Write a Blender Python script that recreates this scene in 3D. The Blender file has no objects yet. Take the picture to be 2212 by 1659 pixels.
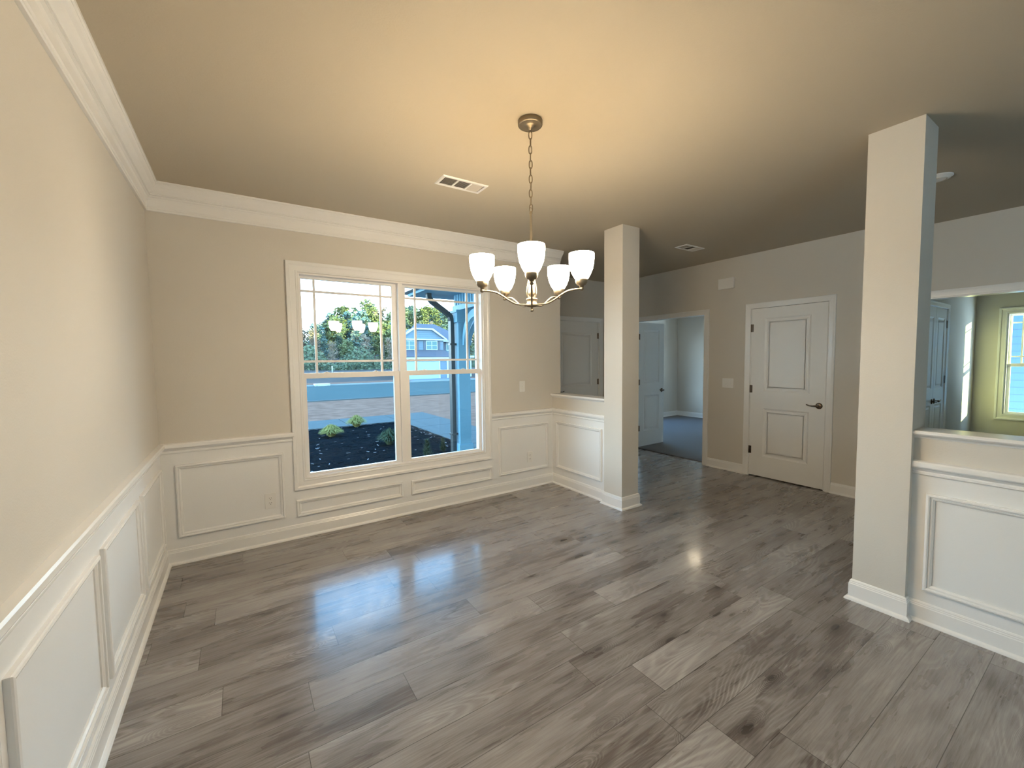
import bpy, bmesh, math, random
from mathutils import Vector, Matrix
R = math.radians
sc = bpy.context.scene
col = sc.collection

# ---------------------------------------------------------------- camera, sky, sun, exposure
CAM = Vector((0.49966, -3.81476, 1.45694))
yaw, pitch, roll, focal = 0.579526, -0.0585516, -0.0119144, 898.151
F = Vector((math.sin(yaw)*math.cos(pitch), math.cos(yaw)*math.cos(pitch), math.sin(pitch)))
Rt = Vector((math.cos(yaw), -math.sin(yaw), 0)); Up = Rt.cross(F)
Rr = math.cos(roll)*Rt + math.sin(roll)*Up; Ur = -math.sin(roll)*Rt + math.cos(roll)*Up
cam = bpy.data.cameras.new('camera'); camo = bpy.data.objects.new('camera', cam); col.objects.link(camo)
cam.sensor_width = 36; cam.lens = focal/2212*36; cam.clip_start = 0.02; cam.clip_end = 500
camo.matrix_world = Matrix(((Rr.x, Ur.x, -F.x, CAM.x), (Rr.y, Ur.y, -F.y, CAM.y), (Rr.z, Ur.z, -F.z, CAM.z), (0, 0, 0, 1)))
sc.camera = camo

sc.view_settings.view_transform = 'Standard'; sc.view_settings.look = 'None'
sc.view_settings.exposure = 0.72; sc.view_settings.gamma = 1.0; sc.view_settings.use_curve_mapping = False
sc.cycles.max_bounces = 14; sc.cycles.diffuse_bounces = 8; sc.cycles.transparent_max_bounces = 16
sc.cycles.sample_clamp_indirect = 12.0; sc.cycles.caustics_reflective = False; sc.cycles.caustics_refractive = False

w = bpy.data.worlds.new('sky'); sc.world = w; w.use_nodes = True
nt = w.node_tree; bg = nt.nodes['Background']
tc = nt.nodes.new('ShaderNodeTexCoord'); sx = nt.nodes.new('ShaderNodeSeparateXYZ'); rp = nt.nodes.new('ShaderNodeValToRGB')
nt.links.new(tc.outputs['Generated'], sx.inputs[0]); nt.links.new(sx.outputs['Z'], rp.inputs[0]); nt.links.new(rp.outputs[0], bg.inputs[0])
cr = rp.color_ramp
cr.elements[0].position = 0.0; cr.elements[0].color = (1.9, 2.15, 2.3, 1)
cr.elements[1].position = 1.0; cr.elements[1].color = (0.20, 0.46, 0.95, 1)
e = cr.elements.new(0.22); e.color = (1.8, 2.1, 2.3, 1)
e = cr.elements.new(0.42); e.color = (0.40, 0.72, 1.1, 1)
bg.inputs[1].default_value = 5.0

sun = bpy.data.lights.new('sun', 'SUN'); suno = bpy.data.objects.new('sun', sun); col.objects.link(suno)
SD = Vector((-0.78, 1.0, -0.157)).normalized()
suno.rotation_euler = SD.to_track_quat('-Z', 'Y').to_euler()
sun.energy = 26.0; sun.angle = R(0.5); sun.color = (1.0, 0.87, 0.30)

LAMP = 0.35        # watts of each chandelier bulb
H = 2.697

# ---------------------------------------------------------------- helpers
class MB:
    def __init__(s): s.v = []; s.f = []; s.sm = []
    def add(s, vs, fs, smooth=False):
        n = len(s.v); s.v += [tuple(v) for v in vs]
        for f in fs: s.f.append(tuple(n+i for i in f)); s.sm.append(smooth)
        return s
    def box(s, a, b):
        x0, x1 = sorted((a[0], b[0])); y0, y1 = sorted((a[1], b[1])); z0, z1 = sorted((a[2], b[2]))
        return s.add([(x0,y0,z0),(x1,y0,z0),(x1,y1,z0),(x0,y1,z0),(x0,y0,z1),(x1,y0,z1),(x1,y1,z1),(x0,y1,z1)],
              [(0,3,2,1),(4,5,6,7),(0,1,5,4),(1,2,6,5),(2,3,7,6),(3,0,4,7)])
    def prism(s, poly, axis, a, b):
        n = len(poly)
        def P(q, t):
            return (t, q[0], q[1]) if axis == 0 else (q[0], t, q[1]) if axis == 1 else (q[0], q[1], t)
        vs = [P(q, a) for q in poly]+[P(q, b) for q in poly]
        return s.add(vs, [tuple(range(n))[::-1], tuple(range(n, 2*n))]+[(i, (i+1) % n, n+(i+1) % n, n+i) for i in range(n)])
    def lathe(s, prof, c=(0, 0, 0), axis='Z', seg=32, caps=True):
        vs = []; n = len(prof)
        for k in range(seg):
            a = 2*math.pi*k/seg; ca, sa = math.cos(a), math.sin(a)
            for r, h in prof:
                if axis == 'Z': q = (c[0]+r*ca, c[1]+r*sa, c[2]+h)
                elif axis == 'X': q = (c[0]+h, c[1]+r*ca, c[2]+r*sa)
                else: q = (c[0]+r*ca, c[1]+h, c[2]+r*sa)
                vs.append(q)
        fs = [(k*n+i, ((k+1) % seg)*n+i, ((k+1) % seg)*n+i+1, k*n+i+1) for k in range(seg) for i in range(n-1)]
        s.add(vs, fs, True)
        if caps:
            m = len(s.v)-len(vs)
            for i in (0, n-1):
                if prof[i][0] > 1e-5: s.f.append(tuple(m+k*n+i for k in range(seg))); s.sm.append(False)
        return s
    def tube(s, pts, r, seg=10, closed=False):
        pts = [Vector(p) for p in pts]; n = len(pts); vs = []
        rr = r if isinstance(r, (list, tuple)) else [r]*n
        ref = None
        for i, p in enumerate(pts):
            if closed: t = (pts[(i+1) % n]-pts[i-1]).normalized()
            else: t = (pts[min(i+1, n-1)]-pts[max(i-1, 0)]).normalized()
            if ref is None: ref = t.orthogonal().normalized()
            u = (ref-t*ref.dot(t)).normalized(); ref = u; v = t.cross(u)
            for k in range(seg):
                a = 2*math.pi*k/seg; vs.append(p+rr[i]*(math.cos(a)*u+math.sin(a)*v))
        m = n if closed else n-1
        fs = [(i*seg+k, i*seg+(k+1) % seg, ((i+1) % n)*seg+(k+1) % seg, ((i+1) % n)*seg+k) for i in range(m) for k in range(seg)]
        base = len(s.v); s.add(vs, fs, True)
        if not closed:
            s.f.append(tuple(base+k for k in range(seg))[::-1]); s.sm.append(False)
            s.f.append(tuple(base+(n-1)*seg+k for k in range(seg))); s.sm.append(False)
        return s
    def sweep(s, path, prof, N, side=1, closed=False):
        # prof: list of (a, b): a = offset in the plane to one side of the path, b = offset along N
        P = [Vector(p) for p in path]; N = Vector(N).normalized(); n = len(P); m = len(prof); vs = []
        for i in range(n):
            ts = []
            if closed or i > 0: ts.append((P[i]-P[i-1]).normalized())
            if closed or i < n-1: ts.append((P[(i+1) % n]-P[i]).normalized())
            ns = [N.cross(t)*side for t in ts]
            if len(ns) == 2:
                b = (ns[0]+ns[1]); k = b.normalized(); mit = k/max(0.2, k.dot(ns[0]))
            else: mit = ns[0]
            for a, bb in prof: vs.append(P[i]+mit*a+N*bb)
        q = n if closed else n-1
        fs = [(i*m+j, i*m+(j+1) % m, ((i+1) % n)*m+(j+1) % m, ((i+1) % n)*m+j) for i in range(q) for j in range(m)]
        if not closed: fs += [tuple(range(m)), tuple((n-1)*m+j for j in range(m))[::-1]]
        return s.add(vs, fs)
    def build(s, name, mat, parent=None, origin=None, kind=None, label=None, cat=None, group=None, bevel=0):
        me = bpy.data.meshes.new(name)
        o = Vector(origin) if origin else Vector((0, 0, 0))
        me.from_pydata([tuple(Vector(v)-o) for v in s.v], [], s.f); me.update()
        for p, q in zip(me.polygons, s.sm): p.use_smooth = q
        bm = bmesh.new(); bm.from_mesh(me); bmesh.ops.recalc_face_normals(bm, faces=bm.faces); bm.to_mesh(me); bm.free()
        me.materials.append(mat)
        ob = bpy.data.objects.new(name, me); col.objects.link(ob)
        ob.location = o
        if parent is not None:
            ob.parent = parent
        if bevel:
            md = ob.modifiers.new('bevel', 'BEVEL'); md.width = bevel; md.segments = 2; md.limit_method = 'ANGLE'
        if kind: ob['kind'] = kind
        tag(ob, label, cat, group)
        return ob

def tag(o, label=None, cat=None, group=None):
    if label: o['label'] = label
    if cat: o['category'] = cat
    if group: o['group'] = group
    return o

def empty(name, loc, label, cat, group=None, rz=0, kind=None):
    o = bpy.data.objects.new(name, None); col.objects.link(o); o.location = loc; o.rotation_euler = (0, 0, rz)
    o.empty_display_size = 0.05
    if kind: o['kind'] = kind
    return tag(o, label, cat, group)

def copy_tree(o, parent=None):
    c = o.copy(); col.objects.link(c); c.parent = parent
    for ch in [x for x in bpy.data.objects if x.parent == o]: copy_tree(ch, c)
    return c

# ---------------------------------------------------------------- materials
def M(name, color, rough=0.5, metal=0.0, spec=0.5, bump=0.0, bscale=200, vary=0.0, vscale=3.0, coat=0.0):
    m = bpy.data.materials.new(name); m.use_nodes = True; n = m.node_tree.nodes; l = m.node_tree.links
    b = n['Principled BSDF']; b.inputs['Roughness'].default_value = rough; b.inputs['Metallic'].default_value = metal
    b.inputs['Specular IOR Level'].default_value = spec; b.inputs['Coat Weight'].default_value = coat
    b.inputs['Base Color'].default_value = (*color, 1)
    t = n.new('ShaderNodeTexCoord')
    if vary:
        no = n.new('ShaderNodeTexNoise'); no.inputs['Scale'].default_value = vscale; no.inputs['Detail'].default_value = 6
        mp = n.new('ShaderNodeMapRange'); mp.inputs[3].default_value = 1-vary; mp.inputs[4].default_value = 1+vary
        mx = n.new('ShaderNodeMix'); mx.data_type = 'RGBA'; mx.blend_type = 'MULTIPLY'; mx.inputs[0].default_value = 1
        l.new(t.outputs['Object'], no.inputs['Vector']); l.new(no.outputs[0], mp.inputs[0])
        mx.inputs[6].default_value = (*color, 1); l.new(mp.outputs[0], mx.inputs[7]); l.new(mx.outputs[2], b.inputs['Base Color'])
    if bump:
        n2 = n.new('ShaderNodeTexNoise'); n2.inputs['Scale'].default_value = bscale; n2.inputs['Detail'].default_value = 3
        bp = n.new('ShaderNodeBump'); bp.inputs['Strength'].default_value = bump; bp.inputs['Distance'].default_value = 0.002
        l.new(t.outputs['Object'], n2.inputs['Vector']); l.new(n2.outputs[0], bp.inputs['Height']); l.new(bp.outputs[0], b.inputs['Normal'])
    return m

def EM(name, color, strength):
    m = bpy.data.materials.new(name); m.use_nodes = True; n = m.node_tree.nodes; l = m.node_tree.links
    b = n['Principled BSDF']; b.inputs['Base Color'].default_value = (0.9, 0.88, 0.84, 1); b.inputs['Roughness'].default_value = 0.35
    b.inputs['Emission Color'].default_value = (*color, 1); b.inputs['Emission Strength'].default_value = strength
    return m

def glass_mat(name, tint):
    m = bpy.data.materials.new(name); m.use_nodes = True; n = m.node_tree.nodes; l = m.node_tree.links
    n.remove(n['Principled BSDF']); out = n['Material Output']
    tr = n.new('ShaderNodeBsdfTransparent'); tr.inputs[0].default_value = (*tint, 1)
    gl = n.new('ShaderNodeBsdfGlossy'); gl.inputs['Roughness'].default_value = 0.0
    # Schlick reflectance, the same from both sides of the pane
    ge = n.new('ShaderNodeNewGeometry'); dt = n.new('ShaderNodeVectorMath'); dt.operation = 'DOT_PRODUCT'
    l.new(ge.outputs['Incoming'], dt.inputs[0]); l.new(ge.outputs['Normal'], dt.inputs[1])
    ab = n.new('ShaderNodeMath'); ab.operation = 'ABSOLUTE'; l.new(dt.outputs['Value'], ab.inputs[0])
    sb = n.new('ShaderNodeMath'); sb.operation = 'SUBTRACT'; sb.inputs[0].default_value = 1; l.new(ab.outputs[0], sb.inputs[1])
    pw = n.new('ShaderNodeMath'); pw.operation = 'POWER'; l.new(sb.outputs[0], pw.inputs[0]); pw.inputs[1].default_value = 5
    fr = n.new('ShaderNodeMath'); fr.operation = 'MULTIPLY_ADD'; l.new(pw.outputs[0], fr.inputs[0]); fr.inputs[1].default_value = 0.96; fr.inputs[2].default_value = 0.04
    mx = n.new('ShaderNodeMixShader'); l.new(fr.outputs[0], mx.inputs[0]); l.new(tr.outputs[0], mx.inputs[1]); l.new(gl.outputs[0], mx.inputs[2])
    l.new(mx.outputs[0], out.inputs[0]); return m

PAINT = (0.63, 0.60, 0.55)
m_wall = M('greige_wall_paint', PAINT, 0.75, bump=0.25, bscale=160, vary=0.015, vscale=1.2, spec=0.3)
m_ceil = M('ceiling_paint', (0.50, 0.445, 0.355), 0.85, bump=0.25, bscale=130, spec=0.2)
m_trim = M('white_trim_paint', (0.81, 0.81, 0.805), 0.24, spec=0.5)
m_wain = M('white_wainscot_paint', (0.79, 0.795, 0.795), 0.45, bump=0.15, bscale=150, spec=0.4)
m_door = M('white_door_paint', (0.80, 0.80, 0.79), 0.4, bump=0.08, bscale=300)
m_vinyl = M('white_vinyl', (0.80, 0.785, 0.77), 0.35)
m_nickel = M('brushed_nickel', (0.30, 0.25, 0.18), 0.43, metal=1.0, bump=0.05, bscale=500)
m_bronze = M('dark_bronze', (0.16, 0.12, 0.09), 0.28, metal=1.0)
m_plate = M('white_plastic', (0.78, 0.775, 0.76), 0.35)
m_duct = M('duct_metal', (0.11, 0.10, 0.09), 0.6)
m_dark = M('dark_slot', (0.02, 0.02, 0.02), 0.8)
m_grille = M('vent_louver_metal', (0.62, 0.58, 0.52), 0.5)
m_carpet = M('grey_carpet', (0.20, 0.20, 0.21), 0.95, bump=1.0, bscale=900, vary=0.35, vscale=160, spec=0.1)
m_glass = glass_mat('window_glass', (0.84, 0.95, 1.0))
m_shade = EM('frosted_glass_shade', (1.0, 0.82, 0.58), 66)
m_shade_in = EM('frosted_glass_shade_inside', (1.0, 0.82, 0.56), 3)
m_bulb = EM('warm_bulb', (1.0, 0.75, 0.42), 14.0)
m_dome = EM('lit_dome_glass', (1.0, 0.83, 0.58), 14.0)

def floor_mat():
    m = bpy.data.materials.new('grey_oak_planks'); m.use_nodes = True; n = m.node_tree.nodes; l = m.node_tree.links
    b = n['Principled BSDF']
    def math_(op, a, c=None, d=None):
        x = n.new('ShaderNodeMath'); x.operation = op
        for i, v in enumerate((a, c, d)):
            if v is None: continue
            if isinstance(v, (int, float)): x.inputs[i].default_value = v
            else: l.new(v, x.inputs[i])
        return x.outputs[0]
    g = n.new('ShaderNodeNewGeometry'); s = n.new('ShaderNodeSeparateXYZ'); l.new(g.outputs['Position'], s.inputs[0])
    X, Y = s.outputs[0], s.outputs[1]
    PW, PL = 0.1875, 1.22
    yr = math_('DIVIDE', math_('ADD', Y, 1.03+PW*60), PW); row = math_('FLOOR', yr); fy = math_('FRACT', yr)
    wn = n.new('ShaderNodeTexWhiteNoise'); wn.noise_dimensions = '1D'; l.new(row, wn.inputs['W'])
    xr = math_('DIVIDE', math_('ADD', X, math_('ADD', math_('MULTIPLY', wn.outputs['Value'], PL*5), 20)), PL)
    idx = math_('FLOOR', xr); fx = math_('FRACT', xr)
    cb = n.new('ShaderNodeCombineXYZ'); l.new(row, cb.inputs[0]); l.new(idx, cb.inputs[1])
    w2 = n.new('ShaderNodeTexWhiteNoise'); w2.noise_dimensions = '3D'; l.new(cb.outputs[0], w2.inputs['Vector'])
    s2 = n.new('ShaderNodeSeparateColor'); l.new(w2.outputs['Color'], s2.inputs[0])
    r1, r2, r3 = s2.outputs[0], s2.outputs[1], s2.outputs[2]
    # plank-local texture space
    px = math_('ADD', X, math_('MULTIPLY', r1, 37.0)); py = math_('ADD', Y, math_('MULTIPLY', r2, 23.0))
    def vec(ax, ay, az):
        c = n.new('ShaderNodeCombineXYZ'); l.new(math_('MULTIPLY', px, ax), c.inputs[0]); l.new(math_('MULTIPLY', py, ay), c.inputs[1])
        if az: l.new(math_('MULTIPLY', r3, az), c.inputs[2])
        return c.outputs[0]
    # knots
    vo = n.new('ShaderNodeTexVoronoi'); vo.inputs['Scale'].default_value = 1.0; vo.inputs['Randomness'].default_value = 1.0
    l.new(vec(3.0, 8.5, 9.0), vo.inputs['Vector'])
    sc_ = n.new('ShaderNodeSeparateColor'); l.new(vo.outputs['Color'], sc_.inputs[0])
    has = math_('GREATER_THAN', sc_.outputs[0], 0.42)
    kd = vo.outputs['Distance']
    knot = math_('MULTIPLY', has, math_('SUBTRACT', 1.0, math_('MINIMUM', math_('DIVIDE', kd, 0.13), 1.0)))
    halo = math_('MULTIPLY', has, math_('SUBTRACT', 1.0, math_('MINIMUM', math_('DIVIDE', kd, 0.42), 1.0)))
    # cathedral figure: contour lines of a stretched smooth field, pushed around knots
    n1 = n.new('ShaderNodeTexNoise'); n1.inputs['Scale'].default_value = 1.0; n1.inputs['Detail'].default_value = 1.5; n1.inputs['Roughness'].default_value = 0.4
    l.new(vec(0.9, 5.0, 9.0), n1.inputs['Vector'])
    fld = math_('ADD', n1.outputs[0], math_('MULTIPLY', halo, 0.35))
    ring = math_('SINE', math_('MULTIPLY', fld, 105.0))
    ringm = math_('POWER', math_('ABSOLUTE', ring), 0.8)
    n4 = n.new('ShaderNodeTexNoise'); n4.inputs['Scale'].default_value = 1.0; n4.inputs['Detail'].default_value = 2
    l.new(vec(1.1, 3.0, 4.0), n4.inputs['Vector'])
    ringgate = math_('MULTIPLY', math_('MAXIMUM', math_('SUBTRACT', n4.outputs[0], 0.47), 0.0), 4.5)
    # fine grain
    n2 = n.new('ShaderNodeTexNoise'); n2.inputs['Scale'].default_value = 1.0; n2.inputs['Detail'].default_value = 5; n2.inputs['Roughness'].default_value = 0.65
    l.new(vec(7.0, 150.0, 5.0), n2.inputs['Vector'])
    n3 = n.new('ShaderNodeTexNoise'); n3.inputs['Scale'].default_value = 1.0; n3.inputs['Detail'].default_value = 4; n3.inputs['Roughness'].default_value = 0.55
    l.new(vec(1.8, 11.0, 7.0), n3.inputs['Vector'])
    n5 = n.new('ShaderNodeTexNoise'); n5.inputs['Scale'].default_value = 1.0; n5.inputs['Detail'].default_value = 6; n5.inputs['Roughness'].default_value = 0.62
    l.new(vec(2.2, 48.0, 3.0), n5.inputs['Vector'])
    val = math_('ADD', math_('MULTIPLY', math_('SUBTRACT', r3, 0.5), 0.30), 0.535)
    val = math_('ADD', val, math_('MULTIPLY', math_('SUBTRACT', n3.outputs[0], 0.5), 0.85))
    val = math_('ADD', val, math_('MULTIPLY', math_('SUBTRACT', n5.outputs[0], 0.5), 0.55))
    val = math_('ADD', val, math_('MULTIPLY', math_('SUBTRACT', n2.outputs[0], 0.5), 0.75))
    val = math_('ADD', val, math_('MULTIPLY', math_('MULTIPLY', math_('POWER', ringm, 5.0), ringgate), 0.40))
    val = math_('SUBTRACT', val, math_('MULTIPLY', math_('POWER', knot, 0.7), 0.75))
    val = math_('SUBTRACT', val, math_('MULTIPLY', math_('MULTIPLY', halo, math_('ADD', 0.30, n2.outputs[0])), 0.40))
    rp = n.new('ShaderNodeValToRGB'); l.new(val, rp.inputs[0]); e = rp.color_ramp.elements
    e[0].position = 0.0; e[0].color = (0.062, 0.053, 0.049, 1); e[1].position = 1.0; e[1].color = (0.40, 0.38, 0.37, 1)
    q = rp.color_ramp.elements.new(0.5); q.color = (0.225, 0.205, 0.197, 1)
    q = rp.color_ramp.elements.new(0.3); q.color = (0.140, 0.120, 0.112, 1)
    # seams
    ey = math_('MINIMUM', fy, math_('SUBTRACT', 1.0, fy)); ex = math_('MINIMUM', fx, math_('SUBTRACT', 1.0, fx))
    sy = math_('LESS_THAN', math_('MULTIPLY', ey, PW), 0.0013); sxx = math_('LESS_THAN', math_('MULTIPLY', ex, PL), 0.0013)
    seam = math_('MAXIMUM', sy, sxx)
    mx = n.new('ShaderNodeMix'); mx.data_type = 'RGBA'; l.new(math_('MULTIPLY', seam, 0.85), mx.inputs[0]); l.new(rp.outputs[0], mx.inputs[6]); mx.inputs[7].default_value = (0.04, 0.034, 0.03, 1)
    l.new(mx.outputs[2], b.inputs['Base Color'])
    l.new(math_('ADD', 0.22, math_('MULTIPLY', n3.outputs[0], 0.12)), b.inputs['Roughness'])
    b.inputs['Coat Weight'].default_value = 0.38; b.inputs['Coat Roughness'].default_value = 0.11
    b.inputs['Specular IOR Level'].default_value = 0.5
    bp = n.new('ShaderNodeBump'); bp.inputs['Strength'].default_value = 0.12; bp.inputs['Distance'].default_value = 0.001
    hh = math_('SUBTRACT', math_('MULTIPLY', n2.outputs[0], 0.25), math_('MULTIPLY', seam, 1.0))
    l.new(hh, bp.inputs['Height']); l.new(bp.outputs[0], b.inputs['Normal'])
    return m
m_floor = floor_mat()

# ---------------------------------------------------------------- setting: shell
def wall(name, axis, p0, p1, a0, a1, z0, z1, holes=(), mat=None):
    """axis 0: wall normal along x between p0..p1, running a0..a1 along y; holes (b0, b1, z0, z1)"""
    mb = MB()
    A = sorted({a0, a1, *[h[0] for h in holes], *[h[1] for h in holes]}); Z = sorted({z0, z1, *[h[2] for h in holes], *[h[3] for h in holes]})
    for i in range(len(A)-1):
        run = None
        for j in range(len(Z)-1):
            ca, cz = (A[i]+A[i+1])/2, (Z[j]+Z[j+1])/2
            solid = not any(h[0] < ca < h[1] and h[2] < cz < h[3] for h in holes)
            if solid: run = [Z[j], Z[j+1]] if run is None else [run[0], Z[j+1]]
            if (not solid or j == len(Z)-2) and run:
                if axis == 0: mb.box((p0, A[i], run[0]), (p1, A[i+1], run[1]))
                else: mb.box((A[i], p0, run[0]), (A[i+1], p1, run[1]))
                run = None
    return mb.build(name, mat or m_wall, kind='structure')

wall('wall_left', 0, -0.15, 0.0, -9.15, 0.15, -0.12, H, [(-8.6, -6.9, 0.5, 2.2)])
WX0, WX1, WZ0, WZ1 = 0.925, 2.635, 0.485, 2.185
wall('wall_back', 1, 0.0, 0.15, 0.0, 3.685, -0.12, H, [(WX0, WX1, WZ0, WZ1)])
wall('wall_foyer_side', 0, 3.565, 3.685, 0.15, 1.23, -0.12, H)
wall('wall_foyer_front', 1, 1.08, 1.23, 3.685, 5.72, -0.12, H, [(4.46, 5.41, -0.12, 2.05)])
wall('wall_hall', 0, 5.72, 5.84, -2.39, 2.8, 0.0, H, [(-0.557, 0.70, 0.0, 2.035), (-1.955, -1.160, 0.0, 2.04)])
wall('wall_closet', 1, -2.39, -2.27, 5.84, 9.7, 0.0, H, [(7.11, 8.09, 0.0, 2.04)])
wall('wall_passage', 0, 6.07, 6.19, -9.0, -2.39, 0.0, H, [(-4.30, -2.50, 0.0, 2.0)])
wall('wall_side_room', 1, -6.15, -6.0, 6.19, 9.7, 0.0, H, [(6.5, 9.5, 0.1, 2.3)])
wall('wall_study_near', 1, -1.05, -0.93, 5.84, 9.7, 0.0, H)
KW0, KW1, KWZ0, KWZ1 = -3.36, -2.70, 0.59, 2.03
wall('wall_right', 0, 9.7, 9.85, -9.15, 2.8, -0.12, H, [(KW0, KW1, KWZ0, KWZ1), (-0.5, 1.3, 0.5, 2.18)])
wall('wall_study_front', 1, 2.65, 2.8, 5.84, 9.7, -0.12, H, [(6.95, 8.75, 0.5, 2.18)])
wall('wall_rear', 1, -9.15, -9.0, 0.0, 9.7, -0.12, H)
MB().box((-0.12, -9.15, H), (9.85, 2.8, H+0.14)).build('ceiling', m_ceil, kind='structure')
MB().box((0, -9.0, -0.12), (5.826, 1.08, 0)).box((5.826, -9.0, -0.12), (9.7, -1.05, 0)).build('floor', m_floor, kind='structure')
MB().box((5.84, -0.93, -0.10), (9.7, 2.65, 0.012)).box((5.827, -0.55, -0.10), (5.84, 0.69, 0.010)).build('floor_study', m_carpet, kind='structure')
# roof above the ceiling
m_shingle = M('roof_shingles', (0.06, 0.06, 0.07), 0.9, vary=0.3, vscale=20)
MB().prism([(-9.7, H+0.141), (1.6, H+0.141), (-4.0, 6.2)], 0, -0.6, 10.3).build('roof_main', m_shingle, kind='structure')

# half walls with caps
tn = [0]
def trim(mb, mat=None, bevel=0):
    tn[0] += 1
    return mb.build('trim_%d' % tn[0], mat or m_trim, kind='structure', bevel=bevel)

KX0, KX1 = 3.565, 3.685
CX0, CX1 = 3.518, 3.750
MY0, MY1 = -1.104, -0.872      # middle column
RY0, RY1 = -3.136, -2.900      # right column
MB().box((KX0, MY1, 0), (KX1, 0, 1.033)).build('wall_half_back', m_wall, kind='structure')
MB().box((KX0, -5.6, 0), (KX1, RY0, 1.028)).build('wall_half_front', m_wall, kind='structure')
capp = [(-0.032, 0), (-0.036, 0.006), (-0.036, 0.016), (-0.030, 0.022), (0.150, 0.022), (0.156, 0.016), (0.156, 0.006), (0.152, 0)]
def ledge(y0, y1, z):
    mb = MB(); n = len(capp)
    mb.add([(KX0+a, y0, z+b) for a, b in capp]+[(KX0+a, y1, z+b) for a, b in capp],
           [tuple(range(n)), tuple(range(n, 2*n))[::-1]]+[(i, (i+1) % n, n+(i+1) % n, n+i) for i in range(n)])
    for s, x in ((-1, KX0), (1, KX1)):
        pr = [(0, -0.020), (0.004*s, -0.020), (0.008*s, -0.012), (0.018*s, -0.004), (0.020*s, 0), (0, 0)]; n2 = len(pr)
        mb.add([(x+a, y0, z+b) for a, b in pr]+[(x+a, y1, z+b) for a, b in pr],
               [tuple(range(n2)), tuple(range(n2, 2*n2))[::-1]]+[(i, (i+1) % n2, n2+(i+1) % n2, n2+i) for i in range(n2)])
    trim(mb)
ledge(MY1, -0.001, 1.033)
ledge(-5.6, RY0, 1.028)

# moulding profiles (out from wall, up)
base_p = [(0.0005, 0), (0.030, 0), (0.030, 0.004), (0.026, 0.012), (0.016, 0.018), (0.014, 0.020), (0.014, 0.088), (0.0115, 0.092), (0.0115, 0.097), (0.009, 0.101), (0.009, 0.106), (0.005, 0.112), (0.0005, 0.114)]
chair_p = [(0.0005, 0.810), (0.009, 0.810), (0.013, 0.815), (0.013, 0.823), (0.007, 0.826), (0.007, 0.831), (0.016, 0.838), (0.021, 0.845), (0.021, 0.849), (0.032, 0.851), (0.035, 0.857), (0.035, 0.876), (0.030, 0.884), (0.0005, 0.887)]
crown_p = [(0.0005, -0.189), (0.014, -0.189), (0.018, -0.185), (0.018, -0.176), (0.013, -0.172), (0.013, -0.166), (0.018, -0.160), (0.020, -0.118), (0.026, -0.104), (0.036, -0.099), (0.036, -0.095), (0.028, -0.093), (0.028, -0.088), (0.040, -0.085), (0.040, -0.080), (0.034, -0.077), (0.040, -0.070), (0.052, -0.058), (0.062, -0.044), (0.074, -0.034), (0.080, -0.026), (0.080, -0.018), (0.086, -0.014), (0.086, -0.0005), (0.0005, -0.0005)]

# wainscot field (painted white zone under the chair rail)
def skin(name, a, b):
    MB().box(a, b).build(name, m_wain, kind='structure')
g = 0.003
skin('wall_panel_left', (0.0, -5.6, 0), (g, -g, 0.815))
mbw = MB(); mbw.box((g, -g, 0), (0.852, 0, 0.815)); mbw.box((0.852, -g, 0), (2.718, 0, 0.41)); mbw.box((2.718, -g, 0), (KX0, 0, 0.815))
mbw.build('wall_panel_back', m_wain, kind='structure')
skin('wall_panel_half_back', (KX0-g, MY1, 0), (KX0, -g, 0.815))
skin('wall_panel_half_front', (KX0-g, -5.6, 0), (KX0, RY0, 0.815))

# baseboards
def base(name, path, side): MB().sweep(path, base_p, (0, 0, 1), side).build(name, m_trim, kind='structure')
base('baseboard_left', [(g, -5.6, 0), (g, -g, 0), (KX0-g, -g, 0), (KX0-g, MY1+0.0005, 0)], -1)
base('baseboard_half_front', [(KX0-g, RY0-0.0005, 0), (KX0-g, -5.6, 0)], -1)
base('baseboard_hall', [(5.72, -0.622, 0), (5.72, -1.100, 0)], -1)
base('baseboard_hall_front', [(5.72, -2.017, 0), (5.72, -2.39, 0), (6.07, -2.39, 0)], 1 if False else -1)
base('baseboard_foyer', [(3.685, MY1+0.02, 0), (3.685, 1.08, 0), (4.39, 1.08, 0)], -1)
base('baseboard_foyer_right', [(5.48, 1.08, 0), (5.72, 1.08, 0), (5.72, 0.765, 0)], -1)
base('baseboard_study', [(8.0, 2.65, 0.012), (9.7, 2.65, 0.012), (9.7, -0.9, 0.012)], -1)
base('baseboard_closet', [(8.16, -2.39, 0), (9.7, -2.39, 0), (9.7, -5.9, 0)], -1)

# chair rails
trim(MB().sweep([(0, -5.6, 0), (0, 0, 0), (0.849, 0, 0)], chair_p, (0, 0, 1), -1))
trim(MB().sweep([(2.722, 0, 0), (KX0, 0, 0), (KX0, MY1+0.0005, 0)], chair_p, (0, 0, 1), -1))
trim(MB().sweep([(KX0, RY0-0.0005, 0), (KX0, -5.6, 0)], chair_p, (0, 0, 1), -1))
# crown, with a mitred return at its free end
trim(MB().sweep([(0, -5.6, H), (0, 0, H), (3.675, 0, H)], crown_p, (0, 0, 1), -1))

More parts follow.
